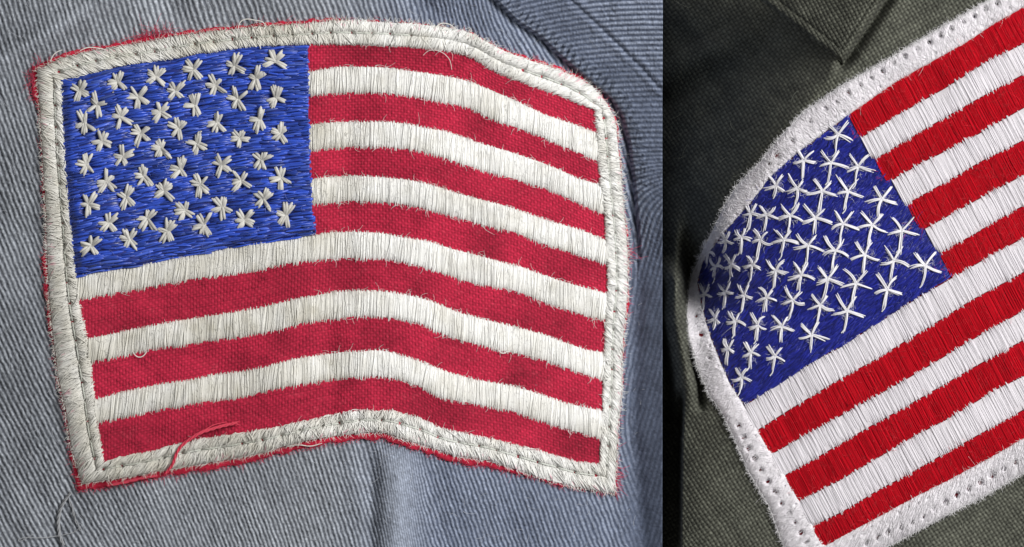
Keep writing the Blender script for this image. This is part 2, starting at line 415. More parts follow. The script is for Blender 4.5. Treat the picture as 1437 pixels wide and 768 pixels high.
W.append((curve([(109, 387), (140, 380), (187, 374), (224, 365), (264, 358), (305, 350.5), (345, 343), (380, 338), (411, 333), (435, 329), (467, 324), (500, 323), (535, 325), (565, 331), (605, 337), (634, 347.5), (668, 355.5), (700, 365), (733, 373), (757, 382), (783, 391), (811, 399), (853, 410)], 6),
          curve([(113, 422), (144, 416), (182, 410), (224, 402), (264, 395), (310, 389), (362, 382), (390, 374), (432, 368), (478, 364.5), (535, 365), (561, 369), (600, 378.5), (629, 388.5), (667, 401), (710, 407), (735, 415), (766, 428), (802, 439), (820, 445), (849, 451)], 6)))
W.append((curve([(122, 473.5), (158, 466.5), (201, 457), (245, 449), (287, 443), (322, 437), (369, 429), (404, 420), (439, 413.5), (472, 407), (507, 406), (542, 407), (582, 414), (610, 422), (642, 436), (675, 445), (719, 456), (762, 467), (796, 480), (825, 490), (849, 493)], 6),
          curve([(127, 510), (170, 502), (217, 491), (264, 486), (294, 480), (343, 474), (392, 465), (429, 454), (472, 449.5), (512, 445), (555, 449), (592, 457), (623, 472), (650, 481), (677, 487), (705, 495), (747, 503), (772, 511), (820, 528), (845, 534)], 6)))
W.append((curve([(132, 559), (177, 547), (224, 537), (270, 531), (298, 524), (345, 519), (380, 511), (416, 501), (472, 493), (535, 489), (565, 497), (595, 506.5), (627, 520), (667, 531), (722, 540), (757, 551), (797, 565), (846, 574.5)], 6),
          curve([(137, 595), (177, 587), (224, 577), (270, 569), (310, 563), (338, 560), (380, 549.5), (439, 538), (474, 533), (528, 530), (561, 534.5), (592, 545.5), (616, 560), (668, 569.5), (717, 579), (755, 592), (790, 603), (844, 618)], 6)))
T[1] = curve([(146, 648), (177, 639.5), (224, 631), (247, 624), (280, 615.5), (344, 607), (390, 599), (428, 590), (467, 582), (507, 575), (556, 576.5), (592, 587), (616, 600), (663, 609.5), (712, 621), (774, 637), (802, 647), (841, 651)], 6)
f_in_l = curve([(113, 87), (165, 88.5), (215, 91), (270, 95.6), (317, 100), (383, 106), (423, 111.5), (470, 121), (512, 128), (595, 137), (648, 146)], 8)
f_in_r = curve([(152, 833), (184, 837), (224, 839), (255, 842), (302, 848), (334, 849.5), (373, 853), (408, 852), (451, 849), (491, 848), (537, 846), (573, 846), (617, 843), (651, 841)], 8)
OUT = dict(top=[(50, 98), (84, 81.5), (124, 72), (171, 64), (206, 58), (240, 51), (300, 44), (356, 37.5), (420, 34), (476, 28), (525, 30), (572, 32), (631, 38), (660, 45), (687, 60), (710, 72), (738, 82), (781, 96), (816, 110), (836, 124), (850, 142), (858, 154)],
           right=[(858, 154), (866, 175), (868, 203), (873, 246), (875, 278), (880, 332), (882, 357), (881, 420), (876, 467), (873, 514), (874, 542), (868, 600), (865, 661), (863, 694)],
           bottom=[(114, 680), (130, 677), (177, 671), (224, 661), (250, 657), (308, 648), (367, 636), (426, 620), (484, 610), (508, 608), (537, 607), (567, 617), (602, 628), (637, 640), (690, 648), (727, 661), (767, 675), (809, 685), (863, 694)],
           left=[(50, 98), (53, 128), (56, 171), (58, 208), (60.5, 247), (64, 305), (65, 364), (69, 430), (74, 477), (81, 533), (90.5, 572), (98, 625), (114, 680)])
INN = dict(top=[(88, 114)] + [(x, float(T[0](x))) for x in range(96, 832, 6)] + [(833, 152)],
           right=[(833, 152)] + [(float(f_in_r(y)), y) for y in range(160, 648, 6)] + [(841, 651)],
           bottom=[(146, 648)] + [(x, float(T[1](x))) for x in range(152, 838, 6)] + [(841, 651)],
           left=[(88, 114)] + [(float(f_in_l(y)), y) for y in range(122, 646, 6)] + [(146, 648)])
OP = {k: polyline(v, 1, 4) for k, v in OUT.items()}; IP = {k: polyline(v, 1, 3) for k, v in INN.items()}
def PL(x, y): return HL(x, y) + 7.5
def dirt(x, y):
    """0 clean .. 1 grimy: the left half of the patch is yellowed and grey"""
    return np.clip(0.45 * sstep(560, 420, x) + 0.36 * fbm(x, y, 50, 81) + 0.22 * vnoise(x, y, 12, 82) + 0.10, 0, 1)
CLEAN = np.array([0.80, 0.80, 0.785]); GRIME = np.array([0.555, 0.535, 0.465])
def white_col(x, y, s=0.06):
    d = dirt(x, y)[..., None]
    c = CLEAN * (1 - d) + GRIME * d
    return c * (1 + N(s, np.shape(x)))[..., None]

patch = empty("flag_patch", pxw(470, 360, 0), cat="flag patch",
              label="frayed, yellowed flag patch with bare red woven stripes on blue-grey twill", group="embroidered flag patches")

# red backing, frayed past the border
def build_backing():
    tp, bt, lf, rt = OP['top'], OP['bottom'], OP['left'], OP['right']
    n, m = 190, 250
    s = np.linspace(0, 1, m); t = np.linspace(0, 1, n)
    a = at(tp, s); b = at(bt, s); l = at(lf, t); r = at(rt, t)
    P = (1 - t)[:, None, None] * a[None] + t[:, None, None] * b[None] + (1 - s)[None, :, None] * l[:, None] + s[None, :, None] * r[:, None]
    c = [tp[0], tp[-1], bt[0], bt[-1]]
    P = P - ((1 - s)[None, :, None] * (1 - t)[:, None, None] * c[0] + s[None, :, None] * (1 - t)[:, None, None] * c[1]
             + (1 - s)[None, :, None] * t[:, None, None] * c[2] + s[None, :, None] * t[:, None, None] * c[3])
    # push the rim outwards by an uneven amount
    X, Y = P[..., 0].copy(), P[..., 1].copy()
    rag = 2.2 * vnoise(X, Y, 9, 90) + 1.0 * vnoise(X, Y, 3.5, 91)
    wt = np.clip(1 - t[:, None] * n / 4, 0, 1); wb = np.clip(1 - (1 - t[:, None]) * n / 4, 0, 1)
    wl = np.clip(1 - s[None] * m / 4, 0, 1); wr = np.clip(1 - (1 - s[None]) * m / 4, 0, 1)
    at_top = 4.5 * sstep(520, 440, X) + 3.5 * gauss(X - 205, 26) + 3.0 * sstep(690, 720, X) * sstep(850, 800, X)
    at_bot = 7.5 * sstep(790, 660, X) + 1
    at_left = 1.0 + 5.0 * sstep(0.1, 0.6, vnoise(X * 0, Y, 40, 93)) + 3 * gauss(Y - 110, 40)
    at_right = 0.5 + 1.5 * sstep(0.2, 0.7, vnoise(X * 0, Y, 30, 94)) 
    Y = Y - wt * (at_top + rag) + wb * (at_bot + rag)
    X = X - wl * (at_left + rag) + wr * (at_right + rag)
    Z = PL(X, Y) - 1.8 - 0.8 * np.maximum(np.maximum(wt, wb), np.maximum(wl, wr))
    C = np.array([0.46, 0.016, 0.045]) * (1 + 0.25 * vnoise(X, Y, 4, 95) + 0.2 * fbm(X, Y, 60, 96))[..., None]
    return grid(X, Y, Z, C), (X, Y, Z)
(v, f, c), (BX, BY, BZ) = build_backing()
n_, m_ = BX.shape
idx = np.arange(n_ * m_).reshape(n_, m_)
per = np.concatenate([idx[0, :-1], idx[:-1, -1], idx[-1, :0:-1], idx[:0:-1, 0]])
low = v[per] - np.array([0, 0, 5.0]); k0 = len(v); j = np.arange(len(per)); jn = np.roll(j, -1)
backing = mesh("backing", np.concatenate([v, low]), np.concatenate([f, np.stack([per[j], per[jn], k0 + jn, k0 + j], 1)]),
               np.concatenate([c, c[per]]), M_RED_GROUND, patch)
# frayed red fibres round the rim of the backing
rim = v[per]
cen = np.array([470, 370])
wsel = 0.25 + 1.5 * gauss(np.hypot(rim[:, 0] - 212, rim[:, 1] - 46), 30) + 1.2 * gauss(np.hypot(rim[:, 0] - 52, rim[:, 1] - 110), 30) \
    + 0.5 * (rim[:, 1] > 560) + 1.0 * gauss(np.hypot(rim[:, 0] - 885, rim[:, 1] - 354), 14) + 1.0 * gauss(np.hypot(rim[:, 0] - 872, rim[:, 1] - 674), 14)
pick = rng.choice(len(rim), 1500, p=wsel / wsel.sum())
B = rim[pick] + np.stack([N(1.5, 1500), N(1.5, 1500), U(0, 3, 1500)], 1)
nrm = np.stack([-(np.roll(rim, -1, 0) - np.roll(rim, 1, 0))[:, 1], (np.roll(rim, -1, 0) - np.roll(rim, 1, 0))[:, 0]], 1)[pick]
nrm /= np.linalg.norm(nrm, axis=1, keepdims=True) + 1e-9
flip = np.sign(((B[:, :2] - cen) * nrm).sum(1)); nrm *= flip[:, None]
D = nrm + np.stack([N(1.3, 1500), N(1.3, 1500)], 1)
hot = wsel[pick] > 0.9
v, f, c = fibres(B, D, np.where(hot, U(5, 15, 1500), U(2, 5, 1500)), np.array([0.55, 0.045, 0.10]) * U(0.6, 1.3, 1500)[:, None], r=0.36, curl=1.1, lift=0.25)
mesh("red_fray", v, f, c, M_FUZZ, patch, kind="stuff")

# bare red stripes of the ground cloth
def build_red(fu, fl, x0f, x1f):
    nu = 34
    xs0, xs1 = x0f, x1f
    m = int((xs1(0.5) - xs0(0.5)) / 1.25)
    t = np.linspace(-0.06, 1.06, nu)
    s = np.linspace(0, 1, m)
    xl = np.array([xs0(q) for q in t]); xr = np.array([xs1(q) for q in t])
    X = xl[:, None] * (1 - s) + xr[:, None] * s
    yu = fu(X); yl = fl(X)
    Y = yu + (yl - yu) * t[:, None]
    u = X / 4.3 + 0.6 * vnoise(X, Y, 60, 101); w = (Y - fu(X)) / 3.9 + X * 0.004
    chk = np.cos(np.pi * np.floor(u)) * np.cos(np.pi * np.floor(w))
    fu_ = u - np.floor(u) - 0.5; fw = w - np.floor(w) - 0.5
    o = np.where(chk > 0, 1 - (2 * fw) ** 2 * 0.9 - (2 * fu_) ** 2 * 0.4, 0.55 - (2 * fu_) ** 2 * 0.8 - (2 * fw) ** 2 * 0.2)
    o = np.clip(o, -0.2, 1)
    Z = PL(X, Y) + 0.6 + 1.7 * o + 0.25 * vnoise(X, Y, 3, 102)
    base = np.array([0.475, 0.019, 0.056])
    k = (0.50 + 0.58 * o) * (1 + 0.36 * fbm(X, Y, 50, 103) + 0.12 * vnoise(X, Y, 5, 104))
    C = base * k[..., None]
    pale = sstep(0.55, 0.9, vnoise(X, Y, 6, 105)) * 0.10 * np.clip(o, 0, 1)
    C = C + pale[..., None] * np.array([0.5, 0.18, 0.2])
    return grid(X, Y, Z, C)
edges = [T[0]] + [e for p in W for e in p] + [T[1]]
f_can_r = curve([(60, 431), (70, 431.5), (135, 433), (180, 433), (223, 434), (294, 438), (325, 441)], 8)
for i in range(7):
    fu, fl = edges[2 * i], edges[2 * i + 1]
    if i < 4:
        l0 = lambda q, fu=fu, fl=fl: float(f_can_r(fu(435) + (fl(435) - fu(435)) * q)) - 6
    else:
        l0 = lambda q, fu=fu, fl=fl: float(f_in_l(fu(125) + (fl(125) - fu(125)) * q)) - 6
    r0 = lambda q, fu=fu, fl=fl: float(f_in_r(fu(845) + (fl(845) - fu(845)) * q)) + 6
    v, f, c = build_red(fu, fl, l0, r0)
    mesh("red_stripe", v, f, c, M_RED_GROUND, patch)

# padded white stripes of slanting thread
def clump(x, width, seed):
    """threads lie together in small bundles: bundle number, place in the bundle (-1..1), a random value per bundle"""
    xx = x / width + 0.35 * vnoise(x, x * 0, width * 2.5, seed)
    g = np.floor(xx); q = (xx - g) * 2 - 1
    hs = np.modf(np.abs(np.sin(g * 91.7 + seed) * 43758.5))[0] * 2 - 1
    return g, q, hs
def satin(fu, fl, xa, xb, step, base_f, colf, r=0.85, pad=4.4, k=8, lean=0.05, jag=(1.2, 2.2), shift=0.0, wild=1.0):
    n = int((xb - xa) / step)
    x = np.linspace(xa, xb, n) + N(step * 0.35, n)
    g, q, hs = clump(x, 5.2, 111)
    x = x - q * 0.55
    ln = lean + 0.07 * vnoise(x, x * 0, 26, 111) + 0.045 * hs + N(0.03, n) * wild
    yu = fu(x) + N(jag[0] * 0.45, n) + jag[0] * 0.5 * hs + 0.7 * q * q
    h = fl(x) - fu(x)
    xb_ = x - ln * h
    yl = fl(xb_) + N(jag[1] * 0.45, n) + jag[1] * 0.75 * hs - 1.7 * q * q + 0.6
    t = np.linspace(0, 1, k)
    wob = N(0.55, n)[:, None] * np.sin(np.pi * t) * wild + N(0.3, n)[:, None] * np.sin(2 * np.pi * t)
    X = x[:, None] + (xb_ - x)[:, None] * t + wob
    Y = yu[:, None] + (yl - yu)[:, None] * t
    arch = np.clip(1 - np.abs(2 * t - 1) ** 2.6, 0, 1) ** 0.6
    lay = N(0.35, n) + 0.5 * vnoise(x, x * 0, 11, 113) + 0.75 * hs - 1.5 * q * q
    Z = base_f(X, Y) + 0.2 + (pad + lay)[:, None] * arch + shift
    R = (r * U(0.75, 1.25, n))[:, None] * taper(k, 0.5, 0.4)
    C = colf(X, Y, n) * (1 + 0.08 * hs)[:, None, None]
    return tubes(np.stack([X, Y, Z], -1), R, C, 4)
def padding(fu, fl, xa, xb, base_f, col, pad, inset=1.5, shear=0.0):
    """the flat layer of thread under a satin stripe"""
    x = np.arange(xa, xb, 2.5); t = np.linspace(0, 1, 9)[:, None]
    X = np.repeat(x[None], 9, 0)
    if shear:
        x2 = x.copy()
        for _ in range(5): x2 = x + shear * (fl(x2) - fu(x))
        yu = fu(x) + inset; yl = fl(x2) - inset; X = x + (x2 - x) * t
    else: yu = fu(x) + inset; yl = fl(x) - inset
    Y = yu + (yl - yu) * t
    arch = np.clip(1 - np.abs(2 * t - 1) ** 2.6, 0, 1) ** 0.6
    Z = base_f(X, Y) + 0.3 + pad * arch
    C = col(X, Y) if callable(col) else np.broadcast_to(np.asarray(col), X.shape + (3,))
    return grid(X, Y, Z, C)
def wcol(X, Y, n):
    c = white_col(X, Y, 0.0); return np.clip(c * (1 + N(0.06, n))[:, None, None], 0, 0.9)
for i, (fu, fl) in enumerate(W):
    if i < 3: xa = float(f_can_r(fu(430) + 15)) - 8
    else: xa = float(f_in_l(fu(125) + 18)) - 2
    xb = float(f_in_r(fu(845) + 15)) + 4
    a = satin(fu, fl, xa, xb, 0.95, PL, wcol)
    b = satin(fu, fl, xa, xb, 3.0, PL, wcol, r=0.6, shift=0.9, lean=0.03, wild=2.2)
    c_ = padding(fu, fl, xa, xb, PL, lambda X, Y: white_col(X, Y, 0.0) * 0.97, 4.1)
    mesh("white_stripe", *join(a, b, c_), M_THREAD, patch)

# blue canton of long running stitches, puffed between the stars
STARS_L = [(386, 86), (329, 93), (271, 98), (219, 108), (165.5, 115.5), (112, 126.5), (359, 110), (302, 120), (246, 128.5), (194, 136), (136, 147),
           (388, 138), (333, 139.5), (274, 148), (225, 157), (169, 164), (119, 173), (364, 168), (304.5, 173), (250, 180), (197, 187), (143, 198),
           (393, 188), (336, 194), (277, 202), (226, 209), (172, 220), (121, 231), (367, 225), (310, 232), (253.5, 238), (202, 247), (149, 256),
           (394, 250), (339, 253.5), (281, 259), (230, 268), (177, 277.5), (124, 287), (370, 279.5), (312, 291.5), (259, 296), (206, 307), (152, 313),
           (401, 302), (343.5, 309), (286, 316), (235, 325), (181, 336), (127.5, 345)]
def star_dist(X, Y, stars, sy=1.0):
    d = np.full(np.shape(X), 1e9)
    for a, b in stars: d = np.minimum(d, (X - a) ** 2 + ((Y - b) * sy) ** 2)
    return np.sqrt(d)
f_can_b = W[3][0]
def can_z(X, Y):
    return PL(X, Y) + 0.6 + 11.0 * (0.15 + 0.85 * sstep(-2, 12, X - f_in_l(Y)) * sstep(0, 9, Y - T[0](X)) * sstep(0, 9, f_can_b(X) - Y)) * (1 - np.exp(-(star_dist(X, Y, STARS_L, 1.3) / 13.0) ** 2))
def build_canton():
    # v: 0 at the top edge, 1 at the lower edge
    out = []
    rows = 84
    for lay_, (rad, gap) in enumerate(((1.95, 0.0), (1.3, 1.0))):
        for r_ in range(rows):
            vv = (r_ + 0.5 + N(0.2, 1)[0]) / rows
            x = 84.0 + U(-14, 0, 1)[0]
            while x < 440:
                L = U(16, 36, 1)[0]
                out.append((x, L, vv + N(0.0035, 1)[0], vv + N(0.0045, 1)[0], rad, lay_))
                x += L * U(0.62, 1.0, 1)[0] * (1.0 if lay_ == 0 else 2.6)
    o = np.array(out); n = len(o); k = 7; t = np.linspace(0, 1, k)
    X = o[:, 0:1] + o[:, 1:2] * t
    V = o[:, 2:3] + (o[:, 3:4] - o[:, 2:3]) * t
    top = T[0](X); bot = f_can_b(X) + 2
    Y = top + (bot - top) * V + N(0.5, n)[:, None] * np.sin(np.pi * t)
    xl = f_in_l(Y) - 1.5; xr = f_can_r(Y) + N(1.2, n)[:, None]
    X = np.clip(X, xl, xr)
    keep = (X[:, -1] - X[:, 0]) > 5
    X, Y, o, n = X[keep], Y[keep], o[keep], keep.sum()
    Z = can_z(X, Y) + 1.7 * vnoise(X / 2.6, Y, 5.5, 160) + (N(0.9, n) + 0.9 * o[:, 5])[:, None] - 1.6 * (np.abs(2 * t - 1) ** 4)
    R = o[:, 4:5] * U(0.8, 1.2, n)[:, None] * taper(k, 0.5, 0.4)
    C = np.array([0.028, 0.075, 0.46]) * U(0.5, 1.4, n)[:, None]
    C = C + np.array([0.03, 0.04, 0.06]) * (U(0, 1, n) > 0.85)[:, None]
    a = tubes(np.stack([X, Y, Z], -1), R, C, 5)
    m, q = 130, 110
    s = np.linspace(0, 1, m); tt = np.linspace(0, 1, q)
    gx = np.zeros((q, m)); gy = np.zeros((q, m))
    for i in range(q):
        xx = np.linspace(84, 442, m); yy = T[0](xx) + (f_can_b(xx) + 2 - T[0](xx)) * tt[i]
        xl = f_in_l(yy); xr = f_can_r(yy); gx[i] = xl + (xr - xl) * s
        gy[i] = T[0](gx[i]) + (f_can_b(gx[i]) + 2 - T[0](gx[i])) * tt[i]
    b = grid(gx, gy, can_z(gx, gy) - 1.2, np.broadcast_to(np.array([0.015, 0.028, 0.2]), gx.shape + (3,)))
    return join(a, b)
canton = mesh("canton", *build_canton(), M_SILK, patch)
def star_l(cx, cy):
    rr = np.random.default_rng(int(cx * 13 + cy * 7))
    rot = rr.normal(0, 15); P, R, C = [], [], []
    k = 6; t = np.linspace(0, 1, k)
    for a in (-100, -52, 48, 122, 192):
        L = rr.uniform(13.5, 19.5) * (1.0 if a < 150 else 0.8); a = math.radians(a + rot + rr.normal(0, 13))
        dx, dy = math.cos(a), math.sin(a)
        for s_ in (-2.4, 0.2, 2.5):
            if abs(s_) > 1 and rr.random() < 0.12: continue
            l = L * rr.uniform(0.85, 1.1); w = s_ * rr.uniform(0.7, 1.3)
            st = -2.2
            x = cx + dx * (st + (l - st) * t) - dy * w * (0.35 + 0.75 * t); y = cy + dy * (st + (l - st) * t) + dx * w * (0.35 + 0.75 * t)
            z = can_z(x, y) * 0.8 + PL(x, y) * 0.2 + 4.6 + 2.6 * np.sin(np.pi * np.clip(t * 0.85 + 0.1, 0, 1)) + rr.normal(0, 0.5) - 2.6 * t ** 3
            x = x + rr.normal(0, 0.5); y = y + rr.normal(0, 0.5)
            P.append(np.stack([x, y, z], -1)); R.append(2.3 * rr.uniform(0.85, 1.15) * taper(k, 0.6, 0.4))
            C.append(np.array([0.56, 0.55, 0.515]) * rr.uniform(0.78, 1.12))
    return tubes(np.array(P), np.array(R), np.array(C), 6)
for cx, cy in STARS_L:
    v, f, c = star_l(cx, cy)
    mesh("star", v, f, c, M_THREAD, canton, origin=pxw(cx, cy, float(PL(cx, cy)) + 6))

# border: two rows of thread either side of the sewing line
HOLES, STITCH = [], []
MIDF = dict(top=0.50, right=0.55, bottom=0.56, left=0.66)
for side in ('top', 'right', 'bottom', 'left'):
    L = len(OP[side]); n = int(L / 28.5)
    ff = (np.arange(n) + 0.45 + U(-0.08, 0.08, n)) / n
    mid = at(OP[side], ff) * (1 - MIDF[side]) + at(IP[side], ff) * MIDF[side]
    okh = ~((side == 'top') & (mid[:, 0] > 585) & (mid[:, 0] < 722))
    HOLES += [tuple(q) for q in mid[okh]]
    for a, b, fa, fb in zip(mid[:-1], mid[1:], ff[:-1], ff[1:]):
        if side == 'top' and 570 < (a[0] + b[0]) / 2 < 735: continue
        STITCH.append((side, fa, fb))
HOLES = np.array(HOLES)
def hole_push(X, Y, Z, holes, rad=2.6, depth=5.5, spread=1.6):
    r0, d0, s0 = rad, depth, spread
    for a, b in holes:
        q_ = abs(math.sin(a * 12.99 + b * 78.23) * 437.58) % 1.0
        rad, depth, spread = r0 * (0.75 + 0.4 * q_), d0 * (0.55 + 0.6 * q_), s0 * (0.55 + 0.6 * q_)
        m = (np.abs(X - a) < rad * 3) & (np.abs(Y - b) < rad * 3)
        if not m.any(): continue
        dx = X[m] - a; dy = Y[m] - b; d = np.hypot(dx, dy) + 1e-3; g = np.exp(-(d / rad) ** 2)
        X[m] += spread * g * dx / d; Y[m] += spread * g * dy / d; Z[m] -= depth * g
    return X, Y, Z
def border_l():
    parts = []; k = 7; t = np.linspace(0, 1, k)
    for side in ('top', 'right', 'bottom', 'left'):
        L = len(OP[side]); mf = MIDF[side]; nst = int(L / 28.5)
        for half in (0, 1):
            # padding under the thread
            m = int(L / 2.0); s_ = np.linspace(0, 1, m); a = at(OP[side], s_); b = at(IP[side], s_)
            lo_, hi_ = (0.03, mf) if half == 0 else (mf, 0.97)
            tt = np.linspace(lo_, hi_, 8)[:, None]; ar = np.clip(1 - np.abs(2 * np.linspace(0, 1, 8) - 1) ** 2.4, 0, 1)[:, None] ** 0.6
            X = a[:, 0] * (1 - tt) + b[:, 0] * tt; Y = a[:, 1] * (1 - tt) + b[:, 1] * tt
            Z = PL(X, Y) + 0.6 + 2.6 * ar
            X, Y, Z = hole_push(X, Y, Z, HOLES, 2.8, 6.0, 0.0)
            parts.append(grid(X, Y, Z, white_col(X, Y, 0.0) * 0.9))
            for rad, step, sh, wild in ((0.9, 0.95, 0.0, 1.0), (0.65, 1.25, 0.8, 5.0)):
                n = int(L / step)
                f0 = np.sort((np.arange(n) + U(0, 1, n)) / n)
                g, q, hs = clump(f0 * L, 5.0, 120 + half)
                f0 = f0 - q * 0.6 / L
                # threads fan out from every needle hole
                ph = (f0 * nst - 0.45) % 1.0
                fan = np.sin(2 * np.pi * ph) * 3.0
                sl = (1.5 + 3.0 * vnoise(f0 * L, f0 * 0, 22, 120 + half)) / L * (1 if half else -1)
                f1 = f0 + sl + hs * 2.4 / L + N(1.8 * wild / L, n)
                if half == 0:
                    p0 = at(OP[side], f0); fm = f1 + fan / L; p1 = at(OP[side], fm) * (1 - mf) + at(IP[side], fm) * mf
                else:
                    fm = f0 + fan / L; p0 = at(OP[side], fm) * (1 - mf) + at(IP[side], fm) * mf; p1 = at(IP[side], f1)
                inb = (f1 > 0) & (f1 < 1) & (fm > 0) & (fm < 1)
                dv = p1 - p0; ln = np.linalg.norm(dv, axis=1, keepdims=True) + 1e-6
                e0 = N(0.9, n) + 1.0 * hs - 1.3 * q * q
                if half == 0: p0 = p0 - dv / ln * e0[:, None]; p1 = p1 + dv / ln * 0.6
                else: p1 = p1 + dv / ln * e0[:, None]; p0 = p0 - dv / ln * 0.6
                dv = p1 - p0
                w1 = N(0.45 * wild, n)[:, None] * np.sin(np.pi * t)
                X = p0[:, None, 0] + dv[:, None, 0] * t + w1; Y = p0[:, None, 1] + dv[:, None, 1] * t + w1
                arch = np.clip(1 - np.abs(2 * t - 1) ** 2.4, 0, 1) ** 0.6
                puff = 3.9 + 1.2 * np.abs(np.sin(np.pi * ph)) ** 0.7 + 0.5 * vnoise(f0 * L, f0 * 0, 12, 130 + half) + N(0.35, n) + 0.9 * hs - 1.6 * q * q
                Z = PL(X, Y) + 0.9 + puff[:, None] * arch + sh * arch
                Z = Z - (2.2 * (1 - t) ** 3 if half == 0 else 0)
                X, Y, Z = hole_push(X, Y, Z, HOLES, 3.0, 8.0, 2.4)
                R = (rad * U(0.75, 1.2, n))[:, None] * taper(k, 0.5, 0.4)
                C = np.clip(white_col(X, Y, 0.0) * (1 + N(0.06, n) + 0.05 * hs)[:, None, None], 0, 0.9)
                pink = (U(0, 1, n) < 0.06)[:, None, None] * (t < 0.4)[None, :, None] * (half == 0)
                C = C * (1 - pink * np.array([0.0, 0.35, 0.25]))
                parts.append(tubes(np.stack([X, Y, Z], -1)[inb], R[inb], C[inb], 4))
    return join(*parts)
border = mesh("border", *border_l(), M_THREAD, patch)
for side, fa, fb in STITCH:
    k = 12; t = np.linspace(0, 1, k); fr = fa + (fb - fa) * (0.06 + 0.88 * t)
    p = at(OP[side], fr) * (1 - MIDF[side]) + at(IP[side], fr) * MIDF[side]
    x, y = p[:, 0], p[:, 1] + 0
    z = PL(x, y) + 2.6 + 2.0 * np.sin(np.pi * t) ** 0.5 - 3.0 * (np.abs(2 * t - 1) ** 6)
    P = []
    for q in (-0.6, 0.6):
        tw = np.sin(t * 14 + (q > 0) * np.pi) * 0.5
        P.append(np.stack([x + tw * 0.6, y + tw, z + np.cos(t * 14 + (q > 0) * np.pi) * 0.4], -1))
    cc = float(dirt(x[6], y[6]))
    C = (np.array([0.62, 0.64, 0.60]) * (1 - cc) + np.array([0.45, 0.46, 0.40]) * cc)
    v, f, c = tubes(np.array(P), np.full((2, k), 0.95), np.stack([C, C * 0.92]), 5)
    mesh("stitch", v, f, c, M_THREAD, border, origin=pxw(x[6], y[6], z[6]))
# stray white fibres along stripe edges and border
def stray_l():
    parts = []
    for e in edges[:]:
        n = 34; x = U(440, 840, n); y = e(x)
        B = np.stack([x, y, PL(x, y) + U(3, 6, n)], 1)
        parts.append(fibres(B, np.stack([N(1, n), N(1, n)], 1), U(3, 9, n), white_col(x, y) * 1.0, r=0.3, curl=0.8))
    for fu, fl in W:
        n = 520; x = U(130, 842, n) if fu is W[3][0] or fu is W[4][0] or fu is W[5][0] else U(432, 842, n)
        w = U(0.02, 0.98, n); y = fu(x) * (1 - w) + fl(x) * w
        B = np.stack([x, y, PL(x, y) + 1.2 + 4.4 * np.clip(1 - np.abs(2 * w - 1) ** 2.6, 0, 1) ** 0.6], 1)
        parts.append(fibres(B, np.stack([N(1, n), N(1.6, n)], 1), U(2, 6, n), white_col(x, y), r=0.28, curl=0.7, lift=0.25))
    for side in ('top', 'right', 'bottom', 'left'):
        n = 420; fr = U(0, 1, n); p = at(OP[side], fr); q = at(IP[side], fr)
        B = np.stack([p[:, 0], p[:, 1], PL(p[:, 0], p[:, 1]) + U(0, 5, n)], 1)
        parts.append(fibres(B, (p - q) + N(16, (n, 2)), U(2, 7, n), white_col(p[:, 0], p[:, 1]), r=0.36, curl=0.6))
        n = 240; fr = U(0, 1, n); p = at(OP[side], fr); q = at(IP[side], fr); w = U(0, 1, n)[:, None]; p = p * w + q * (1 - w)
        B = np.stack([p[:, 0], p[:, 1], PL(p[:, 0], p[:, 1]) + 5], 1)
        parts.append(fibres(B, N(1, (n, 2)), U(3, 9, n), white_col(p[:, 0], p[:, 1]), r=0.3, curl=0.8, lift=0.3))
    n = 130; x = U(100, 430, n); y = U(80, 360, n); ok = (y > T[0](x)) & (y < f_can_b(x)); x, y = x[ok], y[ok]; n = len(x)
    B = np.stack([x, y, can_z(x, y) + 2.5], 1)
    parts.append(fibres(B, N(1, (n, 2)), U(4, 12, n), np.array([0.14, 0.18, 0.48]) * U(0.6, 1.3, n)[:, None], r=0.3, curl=0.9, lift=0.3))
    return join(*parts)
mesh("stray_fuzz", *stray_l(), M_FUZZ, patch, kind="stuff")
def thread_path(pts, zf, r, col, strands=1, tw=0.8):
    q = polyline(pts, 1.5, 4); k = len(q); t = np.linspace(0, 1, k)
    P = []
    for s_ in range(strands):
        ph = s_ * 2 * np.pi / max(strands, 1)
        w = 0 if strands == 1 else tw
        P.append(np.stack([q[:, 0] + w * np.cos(t * k * 0.35 + ph), q[:, 1] + w * np.sin(t * k * 0.35 + ph), zf(q[:, 0], q[:, 1]) + w * np.sin(t * k * 0.35 + ph)], -1))
    return tubes(np.array(P), r * (0.6 + 0.4 * np.sin(np.pi * np.clip(t, 0.05, 0.95)) ** 0.5)[None] * np.ones((strands, 1)), np.array([col] * strands), 5)
RT = np.array([0.66, 0.055, 0.10])
red_loose = join(thread_path([(233, 664), (243, 652), (246, 640), (252, 628), (264, 618), (282, 607), (305, 600), (334, 593)], lambda x, y: PL(x, y) + 9.5, 1.2, RT, 3, 1.3),
                 thread_path([(290, 604), (312, 596), (326, 594), (338, 597)], lambda x, y: PL(x, y) + 7, 0.7, RT * 1.1),
                 thread_path([(276, 610), (300, 596), (318, 592)], lambda x, y: PL(x, y) + 6, 0.6, RT * 1.2),
                 thread_path([(220, 668), (200, 671), (176, 677), (150, 682)], lambda x, y: PL(x, y) + 2.5, 1.6, RT * 0.75, 2, 0.8))
mesh("loose_red_thread", *red_loose, M_FUZZ, patch, label="loose red thread lying across the bottom border")
WT = np.array([0.72, 0.70, 0.66])
